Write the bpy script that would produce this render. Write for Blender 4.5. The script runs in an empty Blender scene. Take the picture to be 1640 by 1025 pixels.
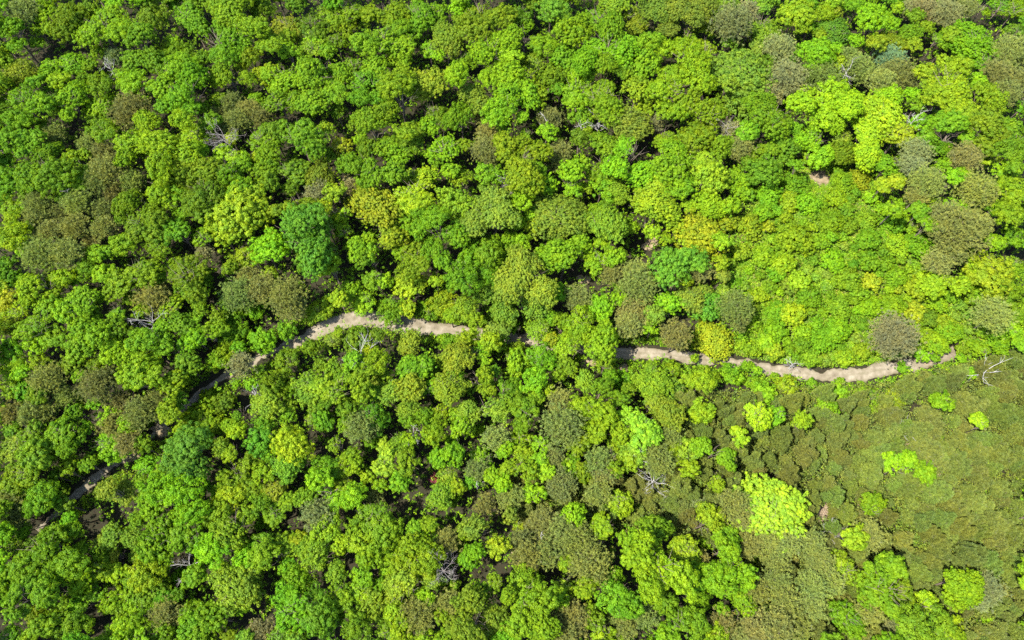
import bpy, math, random
import numpy as np
from mathutils import Vector

SC = bpy.context.scene
C = SC.collection

# ------------------------------------------------------------------ camera
W, H = 1640.0, 1025.0
HFOV = math.radians(73.0)
PITCH = math.radians(65.0)          # below the horizon
CAMZ = 172.0
cd = bpy.data.cameras.new('camera')
cam = bpy.data.objects.new('camera', cd)
C.objects.link(cam)
cam.location = (0, 0, CAMZ)
cam.rotation_euler = (math.radians(90) - PITCH, 0, 0)
cd.sensor_fit = 'HORIZONTAL'
cd.angle = HFOV
cd.clip_start = 1.0
cd.clip_end = 3000
SC.camera = cam

# ------------------------------------------------------------------ sky + sun
SUN_EL, SUN_DIR = math.radians(57), Vector((-0.93, -0.38, 0)).normalized()   # where the sun stands: left, a little behind the camera
w = bpy.data.worlds.new('World')
SC.world = w
w.use_nodes = True
nt = w.node_tree
bg = nt.nodes['Background']
sky = nt.nodes.new('ShaderNodeTexSky')
sky.sky_type = 'NISHITA'
sky.sun_disc = False
sky.sun_elevation = SUN_EL
sky.sun_rotation = math.atan2(SUN_DIR.x, SUN_DIR.y)
nt.links.new(sky.outputs[0], bg.inputs[0])
bg.inputs[1].default_value = 0.15
sl = bpy.data.lights.new('sun', 'SUN')
sl.energy = 4.8
sl.angle = math.radians(0.53)
sl.color = (1.0, 0.94, 0.82)
sun = bpy.data.objects.new('sun', sl)
C.objects.link(sun)
sdir = Vector((SUN_DIR.x * math.cos(SUN_EL), SUN_DIR.y * math.cos(SUN_EL), math.sin(SUN_EL)))
sun.rotation_euler = sdir.to_track_quat('Z', 'Y').to_euler()
sun.location = (-120, -50, 200)
SC.view_settings.view_transform = 'Standard'
SC.view_settings.look = 'None'
SC.view_settings.exposure = 1.84
SC.view_settings.gamma = 1.0
SC.cycles.max_bounces = 7
SC.cycles.diffuse_bounces = 4
SC.cycles.transmission_bounces = 5
SC.cycles.transparent_max_bounces = 4
SC.cycles.use_denoising = False

# ------------------------------------------------------------------ pixel <-> place
F = np.array([0, math.cos(PITCH), -math.sin(PITCH)])
U = np.array([0, math.sin(PITCH), math.cos(PITCH)])
R_ = np.array([1.0, 0, 0])
TH = math.tan(HFOV / 2)
def ray(px, py):
    u = (px / W * 2 - 1) * TH
    v = (1 - py / H * 2) * TH * H / W
    return F + u * R_ + v * U                      # depth along the axis = 1
def plane0(px, py):
    d = ray(px, py)
    t = -CAMZ / d[2]
    return d[0] * t, d[1] * t
def proj(x, y, z):
    p = np.array([x, y, z - CAMZ])
    dep = p @ F
    return (p @ R_ / dep / TH + 1) / 2 * W, (1 - p @ U / dep / (TH * H / W)) / 2 * H, dep

KN = plane0(1310, 400); RV = plane0(170, 850); KN2 = plane0(1560, 300)
def terrain(x, y):
    x = np.asarray(x, float); y = np.asarray(y, float)
    z = 0.05 * (y - 80)
    z = z + 11 * np.exp(-(((x - KN[0]) / 42) ** 2 + ((y - KN[1]) / 30) ** 2))
    z = z - 7 * np.exp(-(((x - RV[0]) / 35) ** 2 + ((y - RV[1]) / 30) ** 2))
    z = z + 6 * np.exp(-(((x - KN2[0]) / 40) ** 2 + ((y - KN2[1]) / 40) ** 2))
    z = z + 1.3 * np.sin(x * 0.035 + 1.0) * np.cos(y * 0.03) + 0.5 * np.sin(x * 0.09 + y * 0.07)
    return z
def at(px, py, h=0.0):
    """the place that stands h above the ground where the picture shows it at px, py"""
    d = ray(px, py)
    t = CAMZ
    for _ in range(14):
        x, y = d[0] * t, d[1] * t
        t = (float(terrain(x, y)) + h - CAMZ) / d[2]
    return d[0] * t, d[1] * t, t                   # t = depth along the axis
def m_per_px(t):
    return 2 * TH * t / W

# ------------------------------------------------------------------ mesh helpers
rng = np.random.default_rng(7)
def quads_mesh(name, P, rnd=None, tint=None, mat=None):
    """P: (n, 4, 3) corner points"""
    n = len(P)
    me = bpy.data.meshes.new(name)
    me.vertices.add(n * 4)
    me.vertices.foreach_set('co', np.ascontiguousarray(P, np.float32).reshape(-1))
    me.loops.add(n * 4)
    me.loops.foreach_set('vertex_index', np.arange(n * 4, dtype=np.int32))
    me.polygons.add(n)
    me.polygons.foreach_set('loop_start', np.arange(0, n * 4, 4, dtype=np.int32))
    me.polygons.foreach_set('loop_total', np.full(n, 4, np.int32))
    me.update(calc_edges=True)
    if rnd is not None:
        a = me.attributes.new('rnd', 'FLOAT', 'FACE')
        a.data.foreach_set('value', np.asarray(rnd, np.float32))
    if tint is not None:
        a = me.attributes.new('tint', 'FLOAT_COLOR', 'FACE')
        a.data.foreach_set('color', np.concatenate([tint, np.ones((n, 1))], 1).astype(np.float32).reshape(-1))
    if mat: me.materials.append(mat)
    return me
def unit(v):
    return v / np.maximum(np.linalg.norm(v, axis=-1, keepdims=True), 1e-9)
def leaf_quads(c, nrm, size, asp, r):
    """leaf-like kites: centre c, normal nrm"""
    n = len(c)
    a = unit(np.cross(nrm, r.normal(size=(n, 3))))
    b = np.cross(nrm, a)
    s = size[:, None]
    fold = nrm * s * r.uniform(-.15, .15, (n, 1))
    return np.stack([c - a * s, c - b * s * asp + fold, c + a * s, c + b * s * asp + fold], 1)
def tube(pts, rad, sides=6):
    """a tapered tube along pts as verts, faces"""
    V, Fc = [], []
    pts = [Vector(p) for p in pts]
    for i, p in enumerate(pts):
        d = (pts[min(i + 1, len(pts) - 1)] - pts[max(i - 1, 0)]).normalized()
        q = d.to_track_quat('Z', 'Y')
        for k in range(sides):
            a = 2 * math.pi * k / sides
            V.append(p + q @ Vector((math.cos(a) * rad[i], math.sin(a) * rad[i], 0)))
    for i in range(len(pts) - 1):
        for k in range(sides):
            a, b = i * sides + k, i * sides + (k + 1) % sides
            Fc.append((a, b, b + sides, a + sides))
    V.append(pts[-1]); e = len(V) - 1; o = (len(pts) - 1) * sides
    for k in range(sides):
        Fc.append((o + k, o + (k + 1) % sides, e))
    return V, Fc
def join(parts):
    V, Fc = [], []
    for v, f in parts:
        o = len(V); V += v; Fc += [tuple(i + o for i in q) for q in f]
    return V, Fc
def mesh(name, vf, mat):
    me = bpy.data.meshes.new(name)
    me.from_pydata([tuple(v) for v in vf[0]], [], vf[1])
    me.materials.append(mat)
    me.polygons.foreach_set('use_smooth', [True] * len(me.polygons))
    me.update()
    return me
def obj(name, data, parent=None, loc=(0, 0, 0)):
    o = bpy.data.objects.new(name, data)
    C.objects.link(o); o.parent = parent; o.location = loc
    return o

# ------------------------------------------------------------------ materials
def new_mat(name):
    m = bpy.data.materials.new(name); m.use_nodes = True
    n = m.node_tree.nodes; n.clear()
    return m, n, m.node_tree.links
def N(n, t, **k):
    x = n.new(t)
    for a, b in k.items(): setattr(x, a, b)
    return x
def mixc(n, l, blend, fac, a, b):
    m = N(n, 'ShaderNodeMix', data_type='RGBA', blend_type=blend)
    for s, v in ((0, fac), (6, a), (7, b)):
        if hasattr(v, 'links') or hasattr(v, 'is_linked'): l.new(v, m.inputs[s])
        else: m.inputs[s].default_value = v if s == 0 else (*v, 1)
    return m.outputs[2]
def foliage(name, transl=0.33, source='object', rough=0.55, spec=0.12, twig=None, vary=0.42, lo=(.80, .91, 1.1), hi=(1.15, 1.08, .92)):
    m, n, l = new_mat(name)
    out = N(n, 'ShaderNodeOutputMaterial')
    if source == 'object':
        col = N(n, 'ShaderNodeObjectInfo').outputs['Color']
    else:
        col = N(n, 'ShaderNodeAttribute', attribute_name='tint').outputs['Color']
    rn = N(n, 'ShaderNodeAttribute', attribute_name='rnd').outputs['Fac']
    mr = N(n, 'ShaderNodeMapRange'); l.new(rn, mr.inputs[0])
    mr.inputs[3].default_value = 1 - vary * .7; mr.inputs[4].default_value = 1 + vary * .7
    comb = N(n, 'ShaderNodeCombineColor')
    # paler leaves lean to yellow, dark ones to blue-green
    mr2 = N(n, 'ShaderNodeMapRange'); l.new(rn, mr2.inputs[0]); mr2.inputs[3].default_value = 1 - vary; mr2.inputs[4].default_value = 1 + vary
    l.new(mr2.outputs[0], comb.inputs[0]); l.new(mr.outputs[0], comb.inputs[1]); comb.inputs[2].default_value = 1.0
    c = mixc(n, l, 'MULTIPLY', 1.0, col, comb.outputs[0])
    geo = N(n, 'ShaderNodeNewGeometry'); nz = N(n, 'ShaderNodeTexNoise'); nz.inputs['Scale'].default_value = .42; nz.inputs['Detail'].default_value = 3
    l.new(geo.outputs['Position'], nz.inputs[0])
    m3 = N(n, 'ShaderNodeMapRange'); l.new(nz.outputs[0], m3.inputs[0]); m3.inputs[1].default_value = .35; m3.inputs[2].default_value = .65
    c = mixc(n, l, 'MIX', m3.outputs[0], mixc(n, l, 'MULTIPLY', 1.0, c, lo), mixc(n, l, 'MULTIPLY', 1.0, c, hi))
    if twig:
        lt = N(n, 'ShaderNodeMath', operation='LESS_THAN'); l.new(rn, lt.inputs[0]); lt.inputs[1].default_value = twig[0]
        c = mixc(n, l, 'MIX', lt.outputs[0], c, twig[1])
    p = N(n, 'ShaderNodeBsdfPrincipled')
    l.new(c, p.inputs['Base Color']); p.inputs['Roughness'].default_value = rough
    p.inputs['Specular IOR Level'].default_value = spec
    t = N(n, 'ShaderNodeBsdfTranslucent')
    tc = mixc(n, l, 'MULTIPLY', 1.0, c, (1.5, 1.35, .7)); l.new(tc, t.inputs[0])
    mx = N(n, 'ShaderNodeMixShader'); mx.inputs[0].default_value = transl
    l.new(p.outputs[0], mx.inputs[1]); l.new(t.outputs[0], mx.inputs[2]); l.new(mx.outputs[0], out.inputs[0])
    return m
M_LEAF = foliage('leaf_green', transl=.48)
M_PINE = foliage('pine_needles', transl=0.25, rough=.6, twig=(0.10, (0.13, 0.128, 0.075)), vary=.38, lo=(.84, .92, 1.0), hi=(1.06, 1.06, .95))
M_COVER = foliage('cover_leaves', source='tint', transl=0.3)
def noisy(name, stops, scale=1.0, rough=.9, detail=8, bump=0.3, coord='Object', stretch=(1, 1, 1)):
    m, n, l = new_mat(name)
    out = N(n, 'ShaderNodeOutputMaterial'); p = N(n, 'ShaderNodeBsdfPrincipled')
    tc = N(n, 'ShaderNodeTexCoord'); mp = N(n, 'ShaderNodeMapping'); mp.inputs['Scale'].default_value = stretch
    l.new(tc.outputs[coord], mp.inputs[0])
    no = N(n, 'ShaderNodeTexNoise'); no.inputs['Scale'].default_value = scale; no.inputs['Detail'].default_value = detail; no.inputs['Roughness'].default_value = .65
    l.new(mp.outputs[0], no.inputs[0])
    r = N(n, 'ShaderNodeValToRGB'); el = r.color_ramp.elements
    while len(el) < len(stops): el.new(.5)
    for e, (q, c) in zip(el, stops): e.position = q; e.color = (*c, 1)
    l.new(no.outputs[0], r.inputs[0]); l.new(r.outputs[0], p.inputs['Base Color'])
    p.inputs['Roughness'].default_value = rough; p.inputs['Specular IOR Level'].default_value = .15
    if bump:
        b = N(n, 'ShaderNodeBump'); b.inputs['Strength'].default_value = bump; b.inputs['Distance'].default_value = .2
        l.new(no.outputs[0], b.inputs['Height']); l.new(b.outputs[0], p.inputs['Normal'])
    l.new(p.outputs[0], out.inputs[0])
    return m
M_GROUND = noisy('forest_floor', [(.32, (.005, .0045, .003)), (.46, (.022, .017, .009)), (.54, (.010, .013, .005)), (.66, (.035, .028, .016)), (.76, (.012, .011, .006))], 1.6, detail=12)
M_ROAD = noisy('road_dirt', [(.3, (.088, .072, .050)), (.5, (.148, .127, .092)), (.7, (.205, .18, .138))], .55, detail=10, bump=.4)
def road_look(m):
    n, l = m.node_tree.nodes, m.node_tree.links
    p = next(q for q in n if q.type == 'BSDF_PRINCIPLED'); src = p.inputs['Base Color'].links[0].from_socket
    at_ = N(n, 'ShaderNodeAttribute', attribute_name='across').outputs['Fac']
    w = N(n, 'ShaderNodeTexNoise'); w.inputs['Scale'].default_value = .8; w.inputs['Detail'].default_value = 6
    tc = N(n, 'ShaderNodeTexCoord'); l.new(tc.outputs['Object'], w.inputs[0])
    ad = N(n, 'ShaderNodeMath', operation='MULTIPLY_ADD'); l.new(w.outputs[0], ad.inputs[0]); ad.inputs[1].default_value = 1.6; ad.inputs[2].default_value = -.8
    sm = N(n, 'ShaderNodeMath', operation='ADD'); sm.use_clamp = True; l.new(at_, sm.inputs[0]); l.new(ad.outputs[0], sm.inputs[1])
    l.new(mixc(n, l, 'MIX', sm.outputs[0], src, (.085, .075, .042)), p.inputs['Base Color'])
road_look(M_ROAD)
M_SOIL = noisy('bare_soil', [(.3, (.07, .05, .03)), (.5, (.15, .118, .07)), (.7, (.22, .18, .115))], .8, detail=10, bump=.5)
M_BARK = noisy('bark', [(.3, (.05, .04, .03)), (.7, (.16, .13, .10))], 3, stretch=(1, 1, .2))
M_DEAD = noisy('dead_wood', [(.3, (.16, .15, .14)), (.7, (.33, .32, .305))], 3, stretch=(1, 1, .2))
M_GREYTWIG = noisy('grey_twig', [(.3, (.11, .095, .09)), (.7, (.24, .215, .20))], 3)

# ------------------------------------------------------------------ ground
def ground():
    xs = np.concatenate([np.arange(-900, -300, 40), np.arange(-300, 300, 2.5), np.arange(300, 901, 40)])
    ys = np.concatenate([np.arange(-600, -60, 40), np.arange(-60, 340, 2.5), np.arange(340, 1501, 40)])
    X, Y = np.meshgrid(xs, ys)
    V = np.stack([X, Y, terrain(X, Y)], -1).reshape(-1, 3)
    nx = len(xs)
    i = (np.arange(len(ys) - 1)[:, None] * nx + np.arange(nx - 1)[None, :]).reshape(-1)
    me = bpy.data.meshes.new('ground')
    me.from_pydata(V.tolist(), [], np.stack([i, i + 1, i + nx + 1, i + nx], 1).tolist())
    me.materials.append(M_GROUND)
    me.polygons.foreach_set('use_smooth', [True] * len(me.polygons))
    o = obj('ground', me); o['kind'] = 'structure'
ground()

ROAD = [(60, 850), (110, 800), (160, 760), (200, 735), (255, 690), (300, 648), (345, 612), (395, 582), (430, 567), (470, 548), (510, 531), (550, 514),
        (590, 510), (640, 517), (690, 527), (740, 533), (800, 540), (850, 546), (900, 552), (950, 560), (1000, 566), (1050, 566), (1100, 573),
        (1160, 580), (1220, 590), (1280, 599), (1340, 603), (1385, 598), (1430, 590), (1475, 579), (1532, 562)]
def road_strip():
    P = np.array([at(a, b)[:2] for a, b in ROAD])
    for _ in range(3):                              # Chaikin smoothing
        Q = np.empty((2 * len(P) - 2, 2)); Q[0::2] = .75 * P[:-1] + .25 * P[1:]; Q[1::2] = .25 * P[:-1] + .75 * P[1:]
        P = np.vstack([P[:1], Q, P[-1:]])
    d = np.cumsum(np.r_[0, np.linalg.norm(np.diff(P, axis=0), axis=1)])
    s = np.arange(0, d[-1], .6)
    P = np.stack([np.interp(s, d, P[:, 0]), np.interp(s, d, P[:, 1])], 1)
    T = unit(np.gradient(P, axis=0)); Nn = np.stack([-T[:, 1], T[:, 0]], 1)
    r = np.random.default_rng(3)
    k = np.ones(5) / 5
    V, Fc = [], []
    nn = 9
    wk = np.interp(P[:, 0], [-75, -64, -56, -46, -30, -16, 10, 40], [.45, .5, .95, 1.3, 1.3, 1.0, 1.05, .82])
    wl = 1.95 * wk + np.convolve(r.normal(0, .8, len(s)), k, 'same'); wr = 1.95 * wk + np.convolve(r.normal(0, .8, len(s)), k, 'same')
    for j in range(nn):
        f = j / (nn - 1) * 2 - 1
        off = np.where(f < 0, f * wl, f * wr)
        q = P + Nn * off[:, None]
        rut = -0.08 * math.exp(-((abs(f) - .45) / .15) ** 2)
        z = terrain(q[:, 0], q[:, 1]) + .16 + rut - (.12 if abs(f) > .95 else 0)
        V.append(np.concatenate([q, z[:, None]], 1))
    V = np.stack(V, 1).reshape(-1, 3)
    for i in range(len(s) - 1):
        for j in range(nn - 1):
            a = i * nn + j
            Fc.append((a, a + nn, a + nn + 1, a + 1))
    me = bpy.data.meshes.new('dirt_road'); me.from_pydata(V.tolist(), [], Fc); me.materials.append(M_ROAD)
    me.polygons.foreach_set('use_smooth', [True] * len(me.polygons))
    at_ = me.attributes.new('across', 'FLOAT', 'POINT')
    pr = [.75, .35, .05, .12, .42, .12, .05, .35, .75]
    at_.data.foreach_set('value', np.tile(np.array(pr, np.float32), len(s)))
    o = obj('dirt_road', me); o['kind'] = 'structure'
    o['label'] = 'pale dirt road winding through the woods'
road_strip()

# bare ground: (px, py, rx, ry) in picture pixels
SOIL = [(1312, 287, 20, 24), (1045, 388, 15, 9), (1077, 458, 5, 5), (1068, 503, 5, 4), (942, 581, 9, 12), (1318, 820, 20, 10), (962, 860, 12, 6),
        (838, 545, 12, 6), (1325, 858, 8, 8), (822, 882, 5, 6), (935, 448, 8, 8), (1480, 578, 12, 7), (1000, 590, 8, 5), (260, 690, 16, 6), (205, 733, 18, 6),
        (1450, 708, 10, 6), (1502, 765, 8, 5), (1378, 812, 9, 5)]
def soil(i, px, py, rx, ry):
    x, y, t = at(px, py); s = m_per_px(t) * 1.15
    r = np.random.default_rng(50 + i)
    n = 26; ph = r.uniform(0, 6.28, 3)
    V = [(x, y, float(terrain(x, y)) + .10)]
    for ring in (0.5, .85, 1.0):
        for k in range(n):
            a = 2 * math.pi * k / n
            q = ring * (1 + .22 * math.sin(2 * a + ph[0]) + .16 * math.sin(3 * a + ph[1]) + .12 * math.sin(7 * a + ph[2]))
            X = x + math.cos(a) * q * rx * s; Y = y + math.sin(a) * q * ry * s * 1.1
            V.append((X, Y, float(terrain(X, Y)) + (.12 if ring < 1 else .0)))
    Fc = [(0, 1 + k, 1 + (k + 1) % n) for k in range(n)]
    for g in (0, 1):
        for k in range(n):
            a = 1 + g * n + k; b = 1 + g * n + (k + 1) % n
            Fc.append((a, a + n, b + n, b))
    me = bpy.data.meshes.new('bare_soil'); me.from_pydata(V, [], Fc); me.materials.append(M_SOIL)
    o = obj('bare_soil', me); o['kind'] = 'structure'
for i, q in enumerate(SOIL): soil(i, *q)

# ------------------------------------------------------------------ kinds of tree
def crown_broad(seed, R, puff=.5, leaf=.155, nlobe=None, flat=.58, per=46, drop=.14, gapk=1.62):
    r = np.random.default_rng(seed)
    nl = nlobe or int(round(3 + R * .75))
    L = []
    for i in range(nl):
        a = 2 * math.pi * (i / nl) + r.uniform(-.35, .35)
        d = R * r.uniform(.34, .58)
        L.append((d * math.cos(a), d * math.sin(a), R * flat * r.uniform(-.15, .28), R * r.uniform(.38, .54)))
    for i in range(1 + (R > 3) + (R > 5) * 2):
        L.append((R * r.uniform(-.25, .25), R * r.uniform(-.25, .25), R * flat * r.uniform(.25, .5), R * r.uniform(.42, .55)))
    cs, ns = [], []
    for k, (x, y, z, q) in enumerate(L):
        n = int(4 * math.pi * q * q / (puff * gapk) ** 2)
        d = unit(r.normal(size=(n, 3)))
        d = d[d[:, 2] > -.45]
        ph = r.uniform(0, 6.28, 4); fr = r.normal(size=(4, 3)) * 2.6
        wob = 1 + .30 * np.mean([np.sin(d @ fr[i] + ph[i]) for i in range(4)], 0) * 1.6
        c = np.array([x, y, z]) + d * q * np.array([1, 1, flat * 1.05]) * (wob * r.uniform(.62, 1.2, len(d)))[:, None]
        keep = r.uniform(size=len(c)) > drop
        for j, (x2, y2, z2, q2) in enumerate(L):
            if j != k:
                e = (c - np.array([x2, y2, z2])) / np.array([q2, q2, q2 * flat])
                keep &= np.linalg.norm(e, axis=1) > .66
        cs.append(c[keep]); ns.append(d[keep])
    cs = np.concatenate(cs); ns = np.concatenate(ns)
    m = len(cs)
    out_ = r.uniform(size=m) < .07; cs[out_] += ns[out_] * R * r.uniform(.05, .16, (out_.sum(), 1))
    pr = puff * r.uniform(.55, 1.5, m); prn = np.clip(r.normal(.5, .2, m), 0, 1)
    idx = np.repeat(np.arange(m), per); n = len(idx)
    d = unit(r.normal(size=(n, 3)) + ns[idx] * .75 + np.array([0, 0, .35]))
    c = cs[idx] + d * (pr[idx] * r.uniform(.55, 1.08, n))[:, None] * np.array([1, 1, .85])
    nrm = unit(d + ns[idx] * .25 + r.normal(size=(n, 3)) * .32)
    P = leaf_quads(c, nrm, leaf * r.uniform(.7, 1.35, n), r.uniform(.6, .9, (n, 1)), r)
    rn = np.clip(prn[idx] * .74 + r.uniform(0, .26, n), 0, 1)
    # a loose inner fill so that the crown is not a shell
    k = int(m * 8)
    c2 = cs[r.integers(0, m, k)] * r.uniform(.35, .85, (k, 1))
    P2 = leaf_quads(c2, unit(r.normal(size=(k, 3)) + [0, 0, .6]), leaf * 1.7 * r.uniform(.7, 1.3, k), r.uniform(.6, .9, (k, 1)), r)
    return np.concatenate([P, P2]), np.concatenate([rn, r.uniform(.2, .6, k)]), L
def limbs(seed, ztop, L, base_r, zc):
    r = random.Random(seed)
    tk = [tube([(0, 0, -.6), (0.05, 0, ztop * .3), (r.uniform(-.3, .3), r.uniform(-.3, .3), ztop * .62), (r.uniform(-.4, .4), r.uniform(-.4, .4), zc)],
               [base_r * 1.25, base_r, base_r * .75, base_r * .3], 7)]
    for (x, y, z, q) in L:
        b = ztop * r.uniform(.42, .6)
        tk.append(tube([(0, 0, b), (x * .45, y * .45, b + (zc + z - b) * .55), (x * .9, y * .9, zc + z)], [base_r * .42, base_r * .3, base_r * .1], 5))
        for _ in range(2):
            a = r.uniform(0, 6.28)
            tk.append(tube([(x * .7, y * .7, b + (zc + z - b) * .78), (x + q * .7 * math.cos(a), y + q * .7 * math.sin(a), zc + z + q * .35)], [base_r * .16, base_r * .05], 4))
    return join(tk)
class Kind: pass
def broad_kind(seed, R, **kw):
    k = Kind(); k.R = R; k.H = kw.pop('hgt', 7.5 + 1.35 * R)
    P, rn, L = crown_broad(seed, R, **kw)
    top = P[:, :, 2].max(); zc = k.H - top
    k.zc = zc + R * .15
    k.Reff = np.percentile(np.abs(P[:, :, :2]), 98)
    k.crown = quads_mesh('crown', P + np.array([0, 0, zc]), rn, mat=M_LEAF)
    k.trunk = mesh('trunk', limbs(seed, k.H, L, .10 + .035 * R, zc), M_BARK)
    k.parts = [('crown', k.crown), ('trunk', k.trunk)]
    return k
def pine_kind(seed, R, Hh, tall=1.0, blade=.42, dens=3, mixw=.45):
    r = np.random.default_rng(seed)
    k = Kind(); k.R = k.Reff = R; k.H = Hh
    ends, dirs = [], []
    nb = int(16 + R * 7)
    zc = Hh - R * tall * .95
    br = []
    for i in range(nb):
        a = i * 2.399 + r.uniform(-.3, .3)
        u = (i + .5) / nb
        el = math.asin(min(1, max(-.35, -.3 + 1.3 * u)))
        ln = R * r.uniform(.72, 1.08)
        tip = np.array([math.cos(a) * math.cos(el) * ln, math.sin(a) * math.cos(el) * ln, math.sin(el) * ln * tall])
        br.append(tip)
        for f in np.linspace(.3, 1.0, max(4, int(R * 2.4))):
            sp = .16 * R * (.4 + f)
            for _ in range(dens + int(R > 2)):
                ends.append(tip * f + r.normal(size=3) * sp * np.array([1, 1, .7])); dirs.append(unit(tip * np.array([1, 1, 1]) + np.array([0, 0, .6 * R])))
    ends = np.array(ends); dirs = np.array(dirs); m = len(ends); per = 15
    idx = np.repeat(np.arange(m), per); n = len(idx)
    ax = unit(dirs[idx] * .9 + r.normal(size=(n, 3)) * .75)
    side = unit(np.cross(ax, r.normal(size=(n, 3))))
    ln = blade * r.uniform(.6, 1.3, n)[:, None]; wd = .045 * r.uniform(.7, 1.4, n)[:, None]
    b = ends[idx] + r.normal(size=(n, 3)) * .08
    P = np.stack([b - side * wd, b + side * wd, b + ax * ln + side * wd * .5, b + ax * ln - side * wd * .5], 1)
    prn = r.uniform(0, 1, m)
    rn = np.clip(mixw * prn[idx] + (1 - mixw) * r.uniform(0, 1, n), 0, 1)
    k.crown = quads_mesh('crown', P + np.array([0, 0, zc]), rn, mat=M_PINE)
    q = .07 + .03 * R
    tk = [tube([(0, 0, -.6), (.1, 0, Hh * .4), (.05, .1, zc), (0, 0, Hh * .95)], [q * 1.2, q, q * .7, .03], 7)]
    for t in br: tk.append(tube([(0, 0, zc + t[2] * .25 - .25 * R * .3), tuple(t * .5 + np.array([0, 0, zc])), tuple(t * .92 + np.array([0, 0, zc]))], [q * .3, q * .2, .015], 4))
    k.trunk = mesh('trunk', join(tk), M_BARK)
    k.zc = zc + R * tall * .25
    k.parts = [('crown', k.crown), ('trunk', k.trunk)]
    return k
def dead_kind(seed, R, Hh, mat, nb=9, depth=3, thick=1.0):
    r = random.Random(seed)
    k = Kind(); k.R = k.Reff = R; k.H = Hh; k.zc = Hh - R * .4
    q = (.06 + .02 * R) * thick
    lean = Vector((r.uniform(-.5, .5), r.uniform(-.5, .5), 0))
    trunk = mesh('trunk', tube([(0, 0, -.6), lean * .4 + Vector((0, 0, Hh * .4)), lean + Vector((0, 0, Hh * .75)), lean * 1.2 + Vector((0, 0, Hh))], [q * 1.3, q, q * .7, q * .15], 7), mat)
    k.parts = [('trunk', trunk)]
    def grow(p, d, ln, rad, dep, out):
        pts = [p]; v = d.copy()
        for s in range(3):
            v = (v + Vector((r.gauss(0, .22), r.gauss(0, .22), r.gauss(.06, .18)))).normalized()
            pts.append(pts[-1] + v * ln / 3)
        out.append(tube(pts, [rad, rad * .8, rad * .6, rad * .3], 5))
        if dep:
            for _ in range(3):
                i = r.choice((1, 2, 2, 3))
                grow(pts[i], (v + Vector((r.gauss(0, .6), r.gauss(0, .6), r.gauss(.1, .4)))).normalized(), ln * r.uniform(.4, .65), rad * .55, dep - 1, out)
    for i in range(nb):
        a = i * 2.399 + r.uniform(-.4, .4); f = .55 + .42 * i / nb
        out = []
        grow(lean * f + Vector((0, 0, Hh * f)), Vector((math.cos(a), math.sin(a), r.uniform(.1, .7))).normalized(), R * r.uniform(.75, 1.15), q * .5, depth, out)
        k.parts.append(('limb', mesh('limb', join(out), mat)))
    return k

BROAD = {}                                            # size class -> kinds, no two alike in leaf, lobes and looseness
kr = random.Random(5)
for cl, (R, n, kw) in {'xs': (1.5, 6, dict(hgt=4.2)), 's': (2.3, 9, {}), 'm': (3.2, 12, {}), 'l': (4.6, 7, {}), 'x': (6.8, 4, {})}.items():
    BROAD[cl] = []
    for i in range(n):
        sc = .72 if cl == 'xs' else .9 if cl == 's' else 1
        pf = kr.uniform(.32, .54) * sc
        BROAD[cl].append(broad_kind(1000 + 31 * i + int(R * 100), R * kr.uniform(.9, 1.12), puff=pf, leaf=kr.uniform(.115, .165) * (.9 if cl == 'xs' else 1), per=int(kr.uniform(34, 50)),
                                    gapk=kr.uniform(1.45, 1.85), flat=kr.uniform(.48, .76), drop=kr.uniform(.06, .22), **kw))
SMOOTH = [broad_kind(3000 + i, R, puff=kr.uniform(.28, .38), leaf=.125, per=24, drop=.08, flat=.6, gapk=1.45) for i, R in enumerate((2.2, 2.6, 3.2, 3.8, 4.6, 6.5))]
PINES = [pine_kind(4000 + i, R, Hh, tl) for i, (R, Hh, tl) in enumerate(((2.4, 10, 1.0), (2.8, 11, .85), (3.2, 12, 1.1), (3.6, 13, .8), (4.4, 14, .9), (5.6, 15, .8)))]
def thicket_pine(seed, R, Hh, tops):
    """a young pine grown into several pointed leaders"""
    r = np.random.default_rng(seed)
    k = Kind(); k.R = k.Reff = R; k.H = Hh
    PP, RN, tk = [], [], []
    for t in range(tops):
        a = 2 * math.pi * t / tops + r.uniform(-.5, .5); d = R * r.uniform(.25, .78) if t else R * .1
        ox, oy = d * math.cos(a), d * math.sin(a)
        top = Hh * r.uniform(.66, 1.0); q = R * r.uniform(.30, .48); cone = q * r.uniform(2.2, 3.2)
        m = int(165 * q)
        u = r.uniform(0, 1, m) ** .75
        rad = q * (1 - u) ** .8 + .06; an = r.uniform(0, 6.283, m); f = r.uniform(.45, 1.05, m)
        e = np.stack([ox + rad * f * np.cos(an), oy + rad * f * np.sin(an), top - cone * (1 - u) + r.normal(0, .12, m)], 1)
        dr = unit(np.stack([np.cos(an), np.sin(an), np.full(m, .55)], 1))
        per = 12; idx = np.repeat(np.arange(m), per); n = len(idx)
        ax = unit(dr[idx] + r.normal(size=(n, 3)) * .6); side = unit(np.cross(ax, r.normal(size=(n, 3))))
        ln = .45 * r.uniform(.6, 1.3, n)[:, None]; wd = .045 * r.uniform(.7, 1.4, n)[:, None]
        b = e[idx] + r.normal(size=(n, 3)) * .06
        PP.append(np.stack([b - side * wd, b + side * wd, b + ax * ln + side * wd * .5, b + ax * ln - side * wd * .5], 1))
        RN.append(np.clip(.5 * r.uniform(0, 1, m)[idx] + .5 * r.uniform(0, 1, n), 0, 1))
        tk.append(tube([(ox * .2, oy * .2, -.5), (ox * .7, oy * .7, top * .35), (ox, oy, top * .96)], [.11, .08, .02], 5))
    k.crown = quads_mesh('crown', np.concatenate(PP), np.concatenate(RN), mat=M_PINE)
    k.trunk = mesh('trunk', join(tk), M_BARK)
    k.zc = Hh * .75
    k.parts = [('crown', k.crown), ('trunk', k.trunk)]
    return k
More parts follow.
